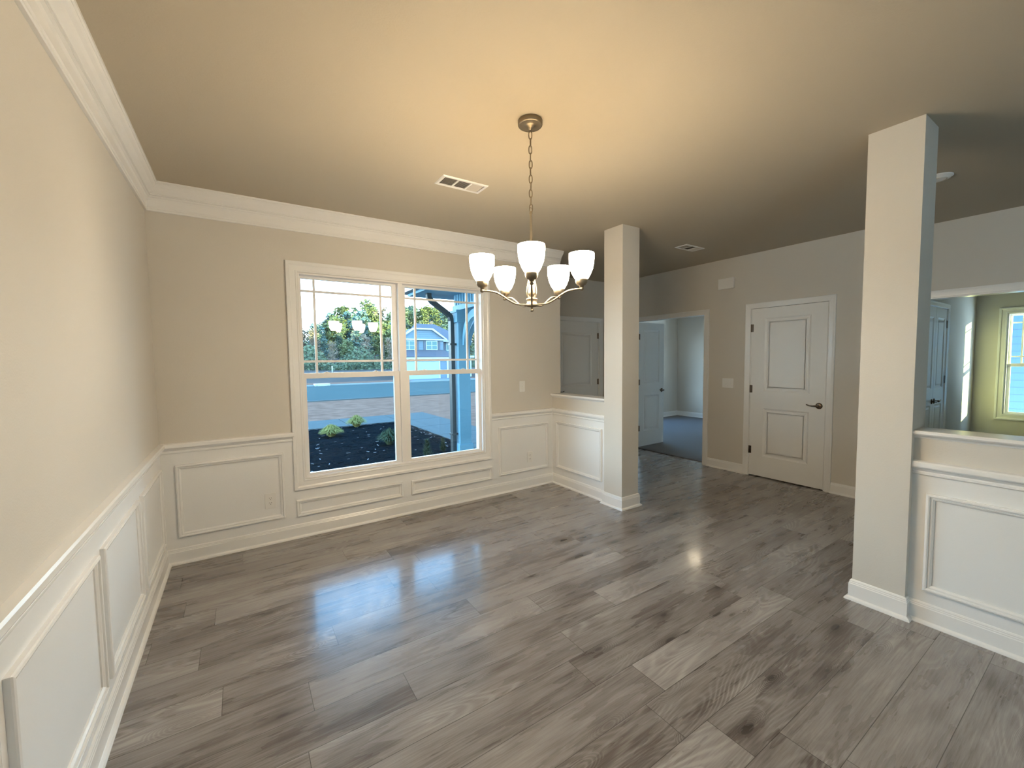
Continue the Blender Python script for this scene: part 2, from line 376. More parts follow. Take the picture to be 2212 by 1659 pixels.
# picture-frame mouldings of the wainscot
pf = [(0, 0), (0, 0.013), (0.003, 0.017), (0.010, 0.019), (0.015, 0.017), (0.017, 0.009), (0.020, 0.009), (0.021, 0.012), (0.026, 0.011), (0.031, 0.007), (0.034, 0.005), (0.034, 0)]
def frame_back(x0, x1, z0, z1):
    trim(MB().sweep([(x0, -g, z0), (x1, -g, z0), (x1, -g, z1), (x0, -g, z1)], pf, (0, -1, 0), 1, True))
def frame_x(x, y0, y1, z0, z1, s):      # s: +1 wall faces +x, -1 faces -x
    trim(MB().sweep([(x, y0, z0), (x, y1, z0), (x, y1, z1), (x, y0, z1)], pf, (s, 0, 0), s, True))
frame_back(0.080, 0.766, 0.192, 0.725)
frame_back(0.850, 1.744, 0.177, 0.316)
frame_back(1.828, 2.722, 0.177, 0.316)
frame_back(2.812, 3.488, 0.195, 0.728)
for y0, y1 in ((-0.770, -0.085), (-1.560, -0.850), (-2.375, -1.625), (-3.20, -2.45), (-4.03, -3.28)):
    frame_x(g, y0, y1, 0.180, 0.722, 1)
frame_x(KX0-g, -0.800, -0.072, 0.194, 0.738, -1)
frame_x(KX0-g, -4.10, -3.196, 0.182, 0.715, -1)
frame_x(KX0-g, -5.10, -4.18, 0.182, 0.715, -1)

# columns
def column(y0, y1, label):
    t = empty('column', ((CX0+CX1)/2, (y0+y1)/2, 0), label, 'column', 'square columns between dining room and hall')
    o = Vector(t.location)
    mb = MB().box((CX0, y0, 0), (CX1, y1, H)); mb.v = [tuple(Vector(v)-o) for v in mb.v]
    mb.build('shaft', m_wall, t)
    mb = MB()
    if y0 > -2: path = [(KX0-0.012, y1, 0), (CX0, y1, 0), (CX0, y0, 0), (CX1, y0, 0), (CX1, y1, 0), (KX1, y1, 0)]
    else: path = [(KX1, y0, 0), (CX1, y0, 0), (CX1, y1, 0), (CX0, y1, 0), (CX0, y0, 0), (KX0-0.012, y0, 0)]
    bp = [(a, b*1.08) for a, b in base_p]
    mb.sweep(path, bp, (0, 0, 1), -1)
    mb.v = [tuple(Vector(v)-o) for v in mb.v]
    mb.build('base_moulding', m_trim, t, label='white base moulding')
column(MY0, MY1, 'slim square greige column at the end of the half wall near the window')
column(RY0, RY1, 'nearer, larger-looking square greige column on the right of the photo')

# ---------------------------------------------------------------- doors
def two_panel_leaf(w, h, t=0.035, panels=((0.245, 0.83), (1.03, 1.90)), inset=0.15, mx=None):
    """local: x 0..w, y -t/2..t/2, z 0..h"""
    mb = MB(); core = t/2-0.009
    mb.box((inset, -core, panels[0][0]), (w-inset, core, panels[0][1]))
    mb.box((inset, -core, panels[1][0]), (w-inset, core, panels[1][1]))
    mb.box((0, -t/2, 0), (inset, t/2, h)); mb.box((w-inset, -t/2, 0), (w, t/2, h))
    mb.box((inset, -t/2, 0), (w-inset, t/2, panels[0][0])); mb.box((inset, -t/2, panels[0][1]), (w-inset, t/2, panels[1][0])); mb.box((inset, -t/2, panels[1][1]), (w-inset, t/2, h))
    for z0, z1 in panels:
        for s in (-1, 1):
            y = core*s
            pr = [(0, 0), (0, 0.009), (0.004, 0.007), (0.012, 0.0035), (0.018, 0.0)]
            pr2 = [(0.030, 0), (0.042, 0.006), (0.050, 0.0065), (0.055, 0.0065), (0.055, 0)]
            P = [(inset, y, z0), (w-inset, y, z0), (w-inset, y, z1), (inset, y, z1)]
            mb.sweep(P, pr, (0, s, 0), -s, True)
            mb.sweep(P, pr2, (0, s, 0), -s, True)
            mb.box((inset+0.05, y-0.001*s, z0+0.05), (w-inset-0.05, y+0.0065*s, z1-0.05))
    return mb
def lever(s=1, d=1):
    """rosette + lever on a face looking along y*s, lever pointing along x*d"""
    mb = MB()
    pr = [(0.0, 0.012), (0.018, 0.0115), (0.028, 0.008), (0.033, 0.003), (0.034, 0.0)]
    mb.lathe([(r, h*s) for r, h in pr], (0, 0, 0), 'Y', 28)
    mb.lathe([(0.011, 0.0), (0.011, 0.030*s), (0.013, 0.036*s), (0.013, 0.046*s), (0.009, 0.050*s), (0.0, 0.051*s)], (0, 0, 0), 'Y', 16)
    mb.tube([(0, 0.042*s, 0), (0.02*d, 0.044*s, 0.001), (0.045*d, 0.044*s, 0.000), (0.075*d, 0.043*s, 0.001), (0.098*d, 0.041*s, 0.007), (0.108*d, 0.039*s, 0.012)], [0.010, 0.0095, 0.007, 0.006, 0.0065, 0.004], 12)
    return mb
def hinge(h=0.09):
    return MB().lathe([(0.0, h/2+0.004), (0.005, h/2), (0.0065, h/2-0.003), (0.0065, -h/2+0.003), (0.005, -h/2), (0.0, -h/2-0.004)], (0, 0, 0), 'Z', 12).box((0.0, -0.0012, -h/2), (0.026, 0.0012, h/2))

def door(name, pos, rz, w, h, hinges, handle, face=-1, lab=None, extra=None, **kw):
    t = empty(name, pos, None, None, rz=rz, kind='structure')
    two_panel_leaf(w, h, **kw).build('leaf', m_door, t)
    for z in hinges:
        hb = hinge(); ho = hb.build('hinge', m_bronze, t); ho.location = (-0.003, face*0.022, z)
    x, z, d, faces = handle
    for s in faces:
        ho = lever(s, d).build('handle', m_bronze, t); ho.location = (x, s*0.0175, z)
    return t
# hall closet door (opens toward us): local x runs along -y, face toward -x
door('door_1', (5.738, -1.168, 0.012), R(-90), 0.779, 2.018, (0.31, 1.055, 1.79), (0.722, 0.905, -1, (-1,)))
# study door, one open leaf of the pair, swung into the study
door('door_2', (5.872, 0.682, 0.016), R(1.5), 0.655, 2.012, (0.30, 1.05, 1.78), (0.60, 0.898, -1, (-1, 1)), inset=0.125)
# front door in the foyer
door('door_3', (5.398, 1.115, 0.004), R(180), 0.925, 2.037, (0.25, 1.08, 1.82), (0.86, 0.95, -1, (1,)), face=1, panels=((0.24, 0.85), (1.02, 1.86)), inset=0.14)
# pair of closet doors in the side room
door('door_4', (8.08, -2.372, 0.01), R(180), 0.478, 2.018, (0.30, 1.13, 1.83), (0.425, 0.875, -1, (1,)), face=1, inset=0.085)
door('door_5', (7.12, -2.372, 0.01), R(0), 0.478, 2.018, (0.30, 1.13, 1.83), (0.435, 0.875, -1, (-1,)), inset=0.085)

cas_p = [(0, 0), (0, 0.012), (0.006, 0.016), (0.014, 0.017), (0.045, 0.014), (0.060, 0.011), (0.062, 0.0)]
cas_p = [(0.0, 0.0), (0.0, 0.009), (0.004, 0.011), (0.012, 0.0115), (0.040, 0.015), (0.052, 0.018), (0.060, 0.018), (0.063, 0.015), (0.063, 0.0)]
def casing(axis, p, a0, a1, z1, n, zb=0.0):
    """door casing on plane p; opening a0..a1 up to z1; n = outward normal sign"""
    if axis == 0: P = [(p, a0, zb), (p, a0, z1), (p, a1, z1), (p, a1, zb)]; N = (n, 0, 0)
    else: P = [(a0, p, zb), (a0, p, z1), (a1, p, z1), (a1, p, zb)]; N = (0, n, 0)
    mb = MB()
    # choose side so that the profile grows away from the opening
    N_ = Vector(N); t = (Vector(P[1])-Vector(P[0])).normalized(); c = N_.cross(t); k = c.y if axis == 0 else c.x
    side = 1 if k*(a0-a1) > 0 else -1
    mb.sweep(P, cas_p, N, side); trim(mb)
def jamb(axis, p0, p1, a0, a1, z1, th=0.008, stop=None, zb=0.0):
    mb = MB()
    for q in ((a0, a0+th), (a1-th, a1)):
        if axis == 0: mb.box((p0, q[0], zb), (p1, q[1], z1))
        else: mb.box((q[0], p0, zb), (q[1], p1, z1))
    if axis == 0: mb.box((p0, a0+th, z1-th), (p1, a1-th, z1))
    else: mb.box((a0+th, p0, z1-th), (a1-th, p1, z1))
    if stop is not None:
        s0, s1 = stop; st = 0.011
        for q in ((a0+th, a0+th+st), (a1-th-st, a1-th)):
            if axis == 0: mb.box((s0, q[0], zb), (s1, q[1], z1-th))
            else: mb.box((q[0], s0, zb), (q[1], s1, z1-th))
        if axis == 0: mb.box((s0, a0+th+st, z1-th-st), (s1, a1-th-st, z1-th))
        else: mb.box((a0+th+st, s0, z1-th-st), (a1-th-st, s1, z1-th))
    trim(mb)
casing(0, 5.72, -0.560, 0.703, 2.026, -1); jamb(0, 5.7195, 5.8405, -0.557, 0.70, 2.034, 0.012)
casing(0, 5.72, -1.957, -1.158, 2.034, -1); jamb(0, 5.7195, 5.8405, -1.955, -1.16, 2.04, 0.006, (5.757, 5.79))
casing(1, 1.08, 4.458, 5.412, 2.046, -1); jamb(1, 1.0795, 1.2305, 4.46, 5.41, 2.05, 0.008, (1.135, 1.165))
casing(1, -2.39, 7.108, 8.092, 2.034, -1); jamb(1, -2.3905, -2.2695, 7.11, 8.09, 2.04, 0.008, (-2.353, -2.32))
casing(0, 6.07, -4.30, -2.50, 2.0, -1); jamb(0, 6.0695, 6.1905, -4.30, -2.50, 2.0, 0.012)
MB().box((4.46, 1.09, -0.12), (5.41, 1.23, 0.003)).build('trim_sill', m_bronze, kind='structure')
MB().box((5.84, -2.27, -0.10), (9.7, -1.05, 0.0)).build('floor_closet', m_carpet, kind='structure')

# ---------------------------------------------------------------- windows
def sash(mb, x0, x1, z0, z1, y0, y1, bt, bb, bs):
    """outer box of a sash, border widths top, bottom, side; local wall runs along x"""
    mb.box((x0, y0, z0), (x0+bs, y1, z1)); mb.box((x1-bs, y0, z0), (x1, y1, z1))
    mb.box((x0+bs, y0, z0), (x1-bs, y1, z0+bb)); mb.box((x0+bs, y0, z1-bt), (x1-bs, y1, z1))
def window(name, x0, x1, z0, z1, units, zr=(1.318, 1.362), muntin=0.10, loc=(0, 0, 0), rz=0, casing_w=0.085, depth=0.15):
    """double-hung window: wall plane y=0 facing -y, going to y=depth. Parts: frame, upper and lower sashes, muntins, glass, lock"""
    t = empty(name, loc, None, None, rz=rz, kind='structure')
    mb = MB()      # interior picture-frame casing
    cp = [(0.0, 0.0), (0.0, 0.014), (0.004, 0.016), (0.012, 0.016), (0.016, 0.012), (0.050, 0.013), (0.056, 0.016), (0.058, 0.020), (0.062, 0.0225), (0.080, 0.0225), (0.084, 0.019), (0.085, 0.0)]
    cp = [(a*casing_w/0.085, b) for a, b in cp]
    mb.sweep([(x0-0.003, 0, z0-0.003), (x1+0.003, 0, z0-0.003), (x1+0.003, 0, z1+0.003), (x0-0.003, 0, z1+0.003)], cp, (0, -1, 0), -1, True)
    mb.build('casing', m_trim, t)
    mb = MB(); th = 0.012
    mb.box((x0, -0.002, z0), (x0+th, depth, z1)); mb.box((x1-th, -0.002, z0), (x1, depth, z1)); mb.box((x0+th, -0.002, z0), (x1-th, depth, z0+th)); mb.box((x0+th, -0.002, z1-th), (x1-th, depth, z1))
    for i in range(len(units)-1):
        mb.box((units[i][1]+0.045, 0.014, z0+th), (units[i+1][0]-0.045, depth-0.02, z1-th))
    mb.build('frame', m_vinyl, t)
    for (g0, g1) in units:            # glass spans
        u0, u1 = g0-0.045, g1+0.045
        mb = MB(); sash(mb, max(u0, x0+th), min(u1, x1-th), zr[0]-0.002, z1-th, 0.072, 0.102, 0.0, 0.0, 0.0) if False else None
        up = MB(); gx0, gx1 = g0, g1; gz0, gz1 = zr[1], z1-0.032
        up.box((u0, 0.074, zr[0]), (gx0, 0.104, z1-th)); up.box((gx1, 0.074, zr[0]), (u1, 0.104, z1-th)); up.box((gx0, 0.074, zr[0]), (gx1, 0.104, gz0)); up.box((gx0, 0.074, gz1), (gx1, 0.104, z1-th))
        us = up.build('upper_sash', m_vinyl, t)
        mu = MB(); mw = 0.0095
        for xx in (gx0+muntin, gx1-muntin): mu.box((xx-mw, 0.082, gz0), (xx+mw, 0.096, gz1))
        for zz in (gz0+muntin, gz1-muntin):
            for a, b in ((gx0, gx0+muntin-mw), (gx0+muntin+mw, gx1-muntin-mw), (gx1-muntin+mw, gx1)): mu.box((a, 0.082, zz-mw), (b, 0.096, zz+mw))
        mu.build('muntins', m_vinyl, us)
        MB().box((gx0, 0.086, gz0), (gx1, 0.090, gz1)).build('pane', m_glass, us)
        lo = MB(); lz0 = z0+0.032; lz1 = zr[0]; i0 = g0+0.010; i1 = g1-0.006
        lo.box((u0, 0.036, z0+th), (i0, 0.070, zr[1]+0.002)); lo.box((i1, 0.036, z0+th), (u1, 0.070, zr[1]+0.002)); lo.box((i0, 0.036, z0+th), (i1, 0.070, lz0)); lo.box((i0, 0.036, lz1), (i1, 0.070, zr[1]+0.002))
        ls = lo.build('lower_sash', m_vinyl, t, bevel=0.002)
        MB().box((i0, 0.050, lz0), (i1, 0.054, lz1)).build('pane', m_glass, ls)
        for xx in (g0+0.17*(g1-g0)/0.75, g1-0.17*(g1-g0)/0.75):
            MB().lathe([(0.0, 0.010), (0.010, 0.009), (0.013, 0.0)], (xx, 0.052, zr[1]+0.002), 'Z', 14).box((xx-0.022, 0.044, zr[1]+0.002), (xx+0.022, 0.060, zr[1]+0.006)).build('latch', m_vinyl, ls)
    return t
window('window_1', WX0, WX1, WZ0, WZ1, [(0.955, 1.712), (1.842, 2.600)])
# side-room window, on the right outer wall: local x -> -y, normal -x
window('window_2', 0.0, KW1-KW0, KWZ0, KWZ1, [(0.035, 0.625)], zr=(1.272, 1.316), loc=(9.7, KW1, 0), rz=R(-90), casing_w=0.080)
window('window_3', 6.95, 8.75, 0.5, 2.18, [(6.985, 7.78), (7.92, 8.715)], loc=(0, 2.65, 0))
window('window_5', 0.0, 1.8, 0.5, 2.18, [(0.035, 0.83), (0.97, 1.765)], loc=(9.7, 1.3, 0), rz=R(-90))
window('window_6', -9.5, -6.5, 0.1, 2.3, [(-9.465, -8.065), (-7.935, -6.535)], loc=(0, -6.0, 0), rz=R(180))
window('window_4_unseen_fill', 0.0, 1.7, 0.5, 2.2, [(0.035, 0.785), (0.915, 1.665)], loc=(0, -8.6, 0), rz=R(90))  # unseen window, added as daylight fill from behind the camera

# ---------------------------------------------------------------- chandelier
AX = Vector((1.820, -2.000, 0))
ch = empty('chandelier', (AX.x, AX.y, H), 'brushed nickel chandelier with five lit frosted glass shades hanging from the dining room ceiling', 'chandelier')
def zc(z): return z-H
MB().lathe([(0.0, 0), (0.062, 0), (0.064, -0.003), (0.064, -0.022), (0.061, -0.026), (0.052, -0.025), (0.030, -0.026), (0.020, -0.030), (0.016, -0.037), (0.010, -0.039), (0.009, -0.048), (0.0, -0.048)], seg=48).build('canopy', m_nickel, ch)
# loop under the canopy, chain, stem
def link(L=0.048, wd=0.021, r=0.0026):
    pts = []
    for k in range(20):
        a = 2*math.pi*k/20; x = math.sin(a)*(wd/2-r); z = math.cos(a)
        pts.append((x, 0, (L/2-r)*(abs(z)**0.75)*(1 if z > 0 else -1)))
    return MB().tube(pts, r, 8, True)
z = zc(2.648); first = None; k = 0
step = 0.0372
while z-step*0.5 > zc(2.250):
    if first is None: lk = first = link().build('chain_link', m_nickel, ch)
    else: lk = first.copy(); col.objects.link(lk); lk.parent = ch
    lk.location = (0.0009*math.sin(k*2.1), 0, z-0.024); lk.rotation_euler = (0, 0, R(-34)+(R(90) if k % 2 else 0)+R(12)*math.sin(k)); z -= step; k += 1
MB().lathe([(0.0, zc(2.238)), (0.006, zc(2.236)), (0.0085, zc(2.228)), (0.0085, zc(2.224)), (0.0065, zc(2.220)), (0.0072, zc(2.10)), (0.0085, zc(1.99)), (0.009, zc(1.92)), (0.0, zc(1.92))], seg=20).tube(
    [(0.009*math.cos(a), 0.0, zc(2.244)+0.010*math.sin(a)) for a in [2*math.pi*i/16 for i in range(16)]], 0.002, 8, True).build('stem', m_nickel, ch)
# centre body: turned spindle with slim bowed rods
MB().lathe([(0.009, zc(1.925)), (0.010, zc(1.90)), (0.013, zc(1.885)), (0.010, zc(1.872)), (0.011, zc(1.850)), (0.016, zc(1.828)), (0.019, zc(1.812)), (0.016, zc(1.797)), (0.010, zc(1.790)), (0.010, zc(1.785)), (0.024, zc(1.783)), (0.029, zc(1.779)), (0.030, zc(1.775)), (0.026, zc(1.771)), (0.026, zc(1.756)), (0.030, zc(1.753)), (0.031, zc(1.744)), (0.028, zc(1.738)), (0.012, zc(1.736)), (0.006, zc(1.734)), (0.006, zc(1.728)), (0.009, zc(1.722)), (0.009, zc(1.716)), (0.006, zc(1.711)), (0.0, zc(1.710))], seg=32).build('hub', m_nickel, ch)
th0 = math.atan2(-(AX.y+3.815), -(AX.x-0.5))     # towards the camera
shade_out = [(0.024, 0.000), (0.034, 0.006), (0.046, 0.026), (0.0565, 0.052), (0.0625, 0.082), (0.0645, 0.110), (0.0640, 0.130)]
shade_in = [(r-0.003, h) for r, h in shade_out[::-1]]
shade_in[-1] = (0.021, 0.003)
arm0 = cup0 = shd0 = bulb0 = None
for k in range(5):
    a = th0+2*math.pi*k/5; c, s = math.cos(a), math.sin(a); RR = 0.267
    prof = [(0.026, 1.7475), (0.060, 1.748), (0.090, 1.752), (0.125, 1.768), (0.160, 1.790), (0.190, 1.805), (0.225, 1.8125), (0.267, 1.814)]
    if arm0 is None:
        # smooth the arm with Catmull-Rom
        P = [Vector((r, 0, zc(h))) for r, h in prof]; pts = []
        for i in range(len(P)-1):
            p0, p1, p2, p3 = P[max(i-1, 0)], P[i], P[i+1], P[min(i+2, len(P)-1)]
            for q in range(5):
                t = q/5; pts.append(0.5*((2*p1)+(-p0+p2)*t+(2*p0-5*p1+4*p2-p3)*t*t+(-p0+3*p1-3*p2+p3)*t**3))
        pts.append(P[-1])
        arm0 = MB().tube(pts, 0.0052, 12).lathe([(0.0, -0.010), (0.007, -0.008), (0.0105, -0.003), (0.011, 0.002), (0.008, 0.008), (0.0, 0.010)], (RR+0.002, 0, zc(1.814)), 'Z', 18).build('arm', m_nickel, ch)
        rod0 = MB().tube([(0.011, 0, zc(1.905)), (0.017, 0, zc(1.88)), (0.024, 0, zc(1.845)), (0.028, 0, zc(1.818)), (0.025, 0, zc(1.797)), (0.018, 0, zc(1.786)), (0.018, 0, zc(1.776))], 0.0030, 8).build('bowed_rod', m_nickel, ch)
        cup0 = MB().lathe([(0.0, zc(1.820)), (0.010, zc(1.821)), (0.012, zc(1.829)), (0.022, zc(1.833)), (0.0290, zc(1.843)), (0.0310, zc(1.856)), (0.0310, zc(1.864)), (0.026, zc(1.865)), (0.024, zc(1.845)), (0.0, zc(1.840))], (RR, 0, 0), 'Z', 28).build('shade_cup', m_nickel, ch)
        shd0 = MB().lathe([(r, h+zc(1.860)) for r, h in shade_out+shade_in], (RR, 0, 0), 'Z', 40, caps=False).build('shade', m_shade, ch, label='lit frosted white glass shade')
        shd0.data.materials.append(m_shade_in)
        nr = len(shade_out)+len(shade_in)
        for fi, pl in enumerate(shd0.data.polygons): pl.material_index = 1 if fi % (nr-1) >= len(shade_out)-1 else 0
        bulb0 = MB().lathe([(0.0, 0.076), (0.010, 0.074), (0.020, 0.062), (0.022, 0.050), (0.017, 0.034), (0.012, 0.020), (0.012, -0.015), (0.0, -0.015)], (RR, 0, zc(1.862)), 'Z', 18).build('bulb', m_bulb, ch)
        objs = [arm0, rod0, cup0, shd0, bulb0]
    else:
        objs = []
        for o in (arm0, rod0, cup0, shd0, bulb0):
            q = o.copy(); col.objects.link(q); q.parent = ch; objs.append(q)
    for o in objs: o.rotation_euler = (0, 0, a)
    L = bpy.data.lights.new('bulb_light', 'POINT'); L.energy = LAMP; L.color = (1.0, 0.66, 0.30); L.shadow_soft_size = 0.022
    lo = bpy.data.objects.new('bulb_light', L); col.objects.link(lo); lo.parent = ch; lo.location = (RR*c, RR*s, zc(1.962))

# ---------------------------------------------------------------- small fixtures
def vent(name, x0, x1, y0, y1, label, banks, group=None):
    """ceiling register: frame plus louvre banks; long side along x or y"""
    cx, cy = (x0+x1)/2, (y0+y1)/2
    t = empty(name, (cx, cy, H), label, 'air vent', group)
    hx, hy = (x1-x0)/2, (y1-y0)/2; b = 0.022
    fr = MB().sweep([(-hx, -hy, 0), (hx, -hy, 0), (hx, hy, 0), (-hx, hy, 0)], [(0, 0), (0, 0.003), (0.004, 0.008), (b, 0.006), (b, 0.0)], (0, 0, -1), -1, True)
    n = banks; longx = hx > hy; Lh = hx if longx else hy; Wh = hy if longx else hx
    for i in range(1, n):
        q = -Lh+b+(2*Lh-2*b)*i/n
        fr.box((q-0.006, -Wh+b, -0.001), (q+0.006, Wh-b, -0.007)) if longx else fr.box((-Wh+b, q-0.006, -0.001), (Wh-b, q+0.006, -0.007))
    fr.build('frame', m_plate, t)
    MB().box((-hx+b, -hy+b, -0.0008), (hx-b, hy-b, -0.0002)).build('duct_opening', m_duct, t, label='dark duct opening')
    lv = MB(); rng = random.Random(3)
    for i in range(n):
        q0 = -Lh+b+(2*Lh-2*b)*i/n+0.007; q1 = -Lh+b+(2*Lh-2*b)*(i+1)/n-0.007
        if i != n//2 or n < 3:
            m = int((q1-q0)/0.0085); tilt = -0.0025 if i == 0 else 0.0035
            for j in range(m):
                q = q0+(q1-q0)*(j+0.5)/m
                for (u0, u1) in ((-Wh+b, -0.001), (0.001, Wh-b)):
                    pts = [(q-0.0008-tilt, u0, -0.001), (q+0.0008-tilt, u0, -0.001), (q+0.0008+tilt, u0, -0.0065), (q-0.0008+tilt, u0, -0.0065)]
                    pts += [(a, u1, c) for a, _, c in pts]
                    if not longx: pts = [(b2, a, c) for a, b2, c in pts]
                    lv.add(pts, [(0, 1, 2, 3), (7, 6, 5, 4), (0, 4, 5, 1), (1, 5, 6, 2), (2, 6, 7, 3), (3, 7, 4, 0)])
        else:
            m = 8
            for j in range(m):
                u = -Wh+b+(2*Wh-2*b)*(j+0.5)/m
                pts = [(q0, u+0.005, -0.001), (q0, u+0.0075, -0.001), (q0, u-0.0055, -0.0065), (q0, u-0.0075, -0.0065)]
                pts += [(q1, b2, c) for _, b2, c in pts]
                if not longx: pts = [(b2, a, c) for a, b2, c in pts]
                lv.add(pts, [(0, 1, 2, 3), (7, 6, 5, 4), (0, 4, 5, 1), (1, 5, 6, 2), (2, 6, 7, 3), (3, 7, 4, 0)])
    lv.build('louvers', m_grille, t)
vent('ceiling_vent', 1.694, 2.040, -1.187, -1.030, 'white three-bank air register in the dining room ceiling beside the chandelier', 3)
vent('ceiling_vent', 4.650, 4.985, -1.000, -0.845, 'small white air register in the hall ceiling beyond the slim column', 3)
# ceiling register/detector peeking out behind the right column
t = empty('smoke_detector', (4.64, -2.955, H), 'flat white detector disc on the hall ceiling half hidden behind the right column', 'smoke detector')
MB().lathe([(0.0, 0), (0.080, 0), (0.081, -0.006), (0.074, -0.009), (0.066, -0.018), (0.055, -0.022), (0.0, -0.023)], seg=40).build('housing', m_plate, t)
MB().lathe([(0.052, -0.0215), (0.052, -0.0245), (0.045, -0.0250), (0.043, -0.0225)], seg=32, caps=False).build('sensor_ring', m_grille, t)

def plate(name, loc, rz, w, h, label, cat, gangs=0, outlet=False, group=None):
    """wall plate; local: faces -y, centre at origin"""
    t = empty(name, loc, label, cat, group, rz=rz)
    MB().prism([(-w/2+0.004, -h/2), (w/2-0.004, -h/2), (w/2, -h/2+0.004), (w/2, h/2-0.004), (w/2-0.004, h/2), (-w/2+0.004, h/2), (-w/2, h/2-0.004), (-w/2, -h/2+0.004)], 1, 0, -0.006).build('cover_plate', m_plate, t, bevel=0.0015)
    if outlet:
        for dz in (0.0195, -0.0195):
            pr = MB().prism([(0.0165*math.cos(a), max(-0.0135, min(0.0135, 0.0165*math.sin(a)))+dz) for a in [2*math.pi*i/20 for i in range(20)]], 1, -0.005, -0.0085)
            ro = pr.build('socket', m_plate, t)
            MB().box((-0.0075, -0.0084, dz+0.001), (-0.0050, -0.0090, dz+0.009)).box((0.0050, -0.0084, dz+0.001), (0.0075, -0.0090, dz+0.009)).lathe([(0, -0.0090), (0.0025, -0.0090), (0.0025, -0.0084), (0, -0.0084)], (0, 0, dz-0.006), 'Y', 10).build('slots', m_dark, ro)
    for i in range(gangs):
        x = (i-(gangs-1)/2)*0.046
        MB().box((x-0.005, -0.006, -0.012), (x+0.005, -0.0065, 0.012)).add([(x-0.004, -0.006, 0.001), (x+0.004, -0.006, 0.001), (x+0.004, -0.006, -0.007), (x-0.004, -0.006, -0.007), (x-0.0035, -0.017, 0.009), (x+0.0035, -0.017, 0.009), (x+0.0035, -0.015, 0.004), (x-0.0035, -0.015, 0.004)],
            [(0, 1, 5, 4), (1, 2, 6, 5), (2, 3, 7, 6), (3, 0, 4, 7), (4, 5, 6, 7), (3, 2, 1, 0)]).build('toggle', m_plate, t)
        for zz in (0.030, -0.030): MB().lathe([(0, -0.0072), (0.0025, -0.007), (0.003, -0.006), (0, -0.006)], (x, 0, zz), 'Y', 8).build('screw', m_grille, t)
    return t
plate('light_switch', (3.128, 0, 1.158), 0, 0.076, 0.120, 'white single toggle light switch on the wall right of the dining window', 'light switch', 1)
plate('electrical_outlet', (0.664, -g, 0.349), 0, 0.078, 0.124, 'white duplex outlet in the wainscot panel left of the window', 'outlet', 0, True)
plate('electrical_outlet', (3.225, -g, 0.349), 0, 0.074, 0.120, 'white duplex outlet in the wainscot panel right of the window', 'outlet', 0, True)
plate('light_switch', (5.72, -0.884, 1.125), R(-90), 0.142, 0.120, 'white triple toggle light switch on the hall wall between doorway and closed door', 'light switch', 3)
t = empty('door_chime', (5.72, -0.852, 2.385), 'plain white rectangular door chime box high on the hall wall', 'door chime', rz=R(-90))
MB().box((-0.100, -0.040, -0.068), (0.100, -0.004, 0.068)).build('cover', m_plate, t, bevel=0.008)
MB().box((-0.090, -0.005, -0.060), (0.090, 0.0, 0.060)).build('back_plate', m_plate, t)
# lit dome on the study ceiling, seen mirrored in the floor
t = empty('ceiling_light', (8.15, 1.08, H), 'lit flush dome light on the study ceiling, mirrored as a warm glint in the floor', 'ceiling light')
MB().lathe([(0, 0), (0.17, 0), (0.175, -0.010), (0.170, -0.022), (0.155, -0.024)], seg=40, caps=False).build('rim', m_nickel, t)
MB().lathe([(0.158, -0.020), (0.150, -0.050), (0.118, -0.075), (0.065, -0.092), (0.0, -0.098)], seg=40, caps=False).build('dome', m_dome, t)

# ================================================================ outdoors
m_mulch = M('dark_mulch', (0.003, 0.0055, 0.007), 0.95, bump=1.0, bscale=25, vary=0.7, vscale=14, spec=0.0)
m_straw = M('straw_lawn', (0.15, 0.085, 0.058), 0.95, bump=0.5, bscale=12, vary=0.6, vscale=2.6, spec=0.0)
m_soil = M('bare_soil', (0.08, 0.065, 0.055), 0.95, vary=0.3, vscale=0.4, spec=0.0)
m_conc = M('concrete', (0.075, 0.085, 0.08), 0.85, vary=0.08, vscale=2, spec=0.0)
m_asph = M('asphalt', (0.055, 0.075, 0.07), 0.9, vary=0.15, vscale=0.35, spec=0.0)
m_post = M('wood_blue_skylight_cast', (0.10, 0.25, 0.36), 0.55)  # blue cast of the skylight is put into this base colour
m_black = M('black_aluminium', (0.02, 0.03, 0.035), 0.35)
GZ = -0.45
MB().box((-60, 0.15, GZ-0.3), (120, 32.0, GZ)).box((-60, 32.0, GZ-0.3), (120, 38.5, GZ+0.03)).build('ground', m_straw, kind='structure')
# rising bare ground beyond the street
mb = MB(); xs = [-60+6*i for i in range(31)]; ys = [36.5, 44, 52, 60, 70, 82, 96, 100]
rng = random.Random(5)
hz = [GZ+0.02, GZ+0.25, 0.05, 0.35, 0.70, 0.9, 1.1, 6.0]
vs = [(x, y, hz[j]+(rng.uniform(-0.12, 0.14) if 0 < j < 7 else 0)) for j, y in enumerate(ys) for x in xs]
n = len(xs)
mb.add(vs, [(j*n+i, j*n+i+1, (j+1)*n+i+1, (j+1)*n+i) for j in range(len(ys)-1) for i in range(n-1)], True)
mb.build('ground_far', m_soil, kind='structure')
MB().box((-60, 18.2, GZ), (120, 31.5, GZ+0.02)).build('street', m_asph, kind='structure')
MB().box((-60, 17.9, GZ), (120, 18.2, GZ+0.05)).build('curb_near', m_conc, kind='structure')
MB().box((-60, 31.5, GZ), (120, 32.1, GZ+0.10)).build('curb_far', M('pale_curb_concrete', (0.17, 0.20, 0.20), 0.8, spec=0.0), kind='structure')
MB().add([(13.9, 32.0, GZ+0.035), (21.0, 32.0, GZ+0.035), (19.2, 38.2, GZ+0.05), (14.3, 38.2, GZ+0.05)], [(0, 1, 2, 3)]).build('driveway', M('driveway_concrete', (0.14, 0.15, 0.15), 0.8, spec=0.0), kind='structure')
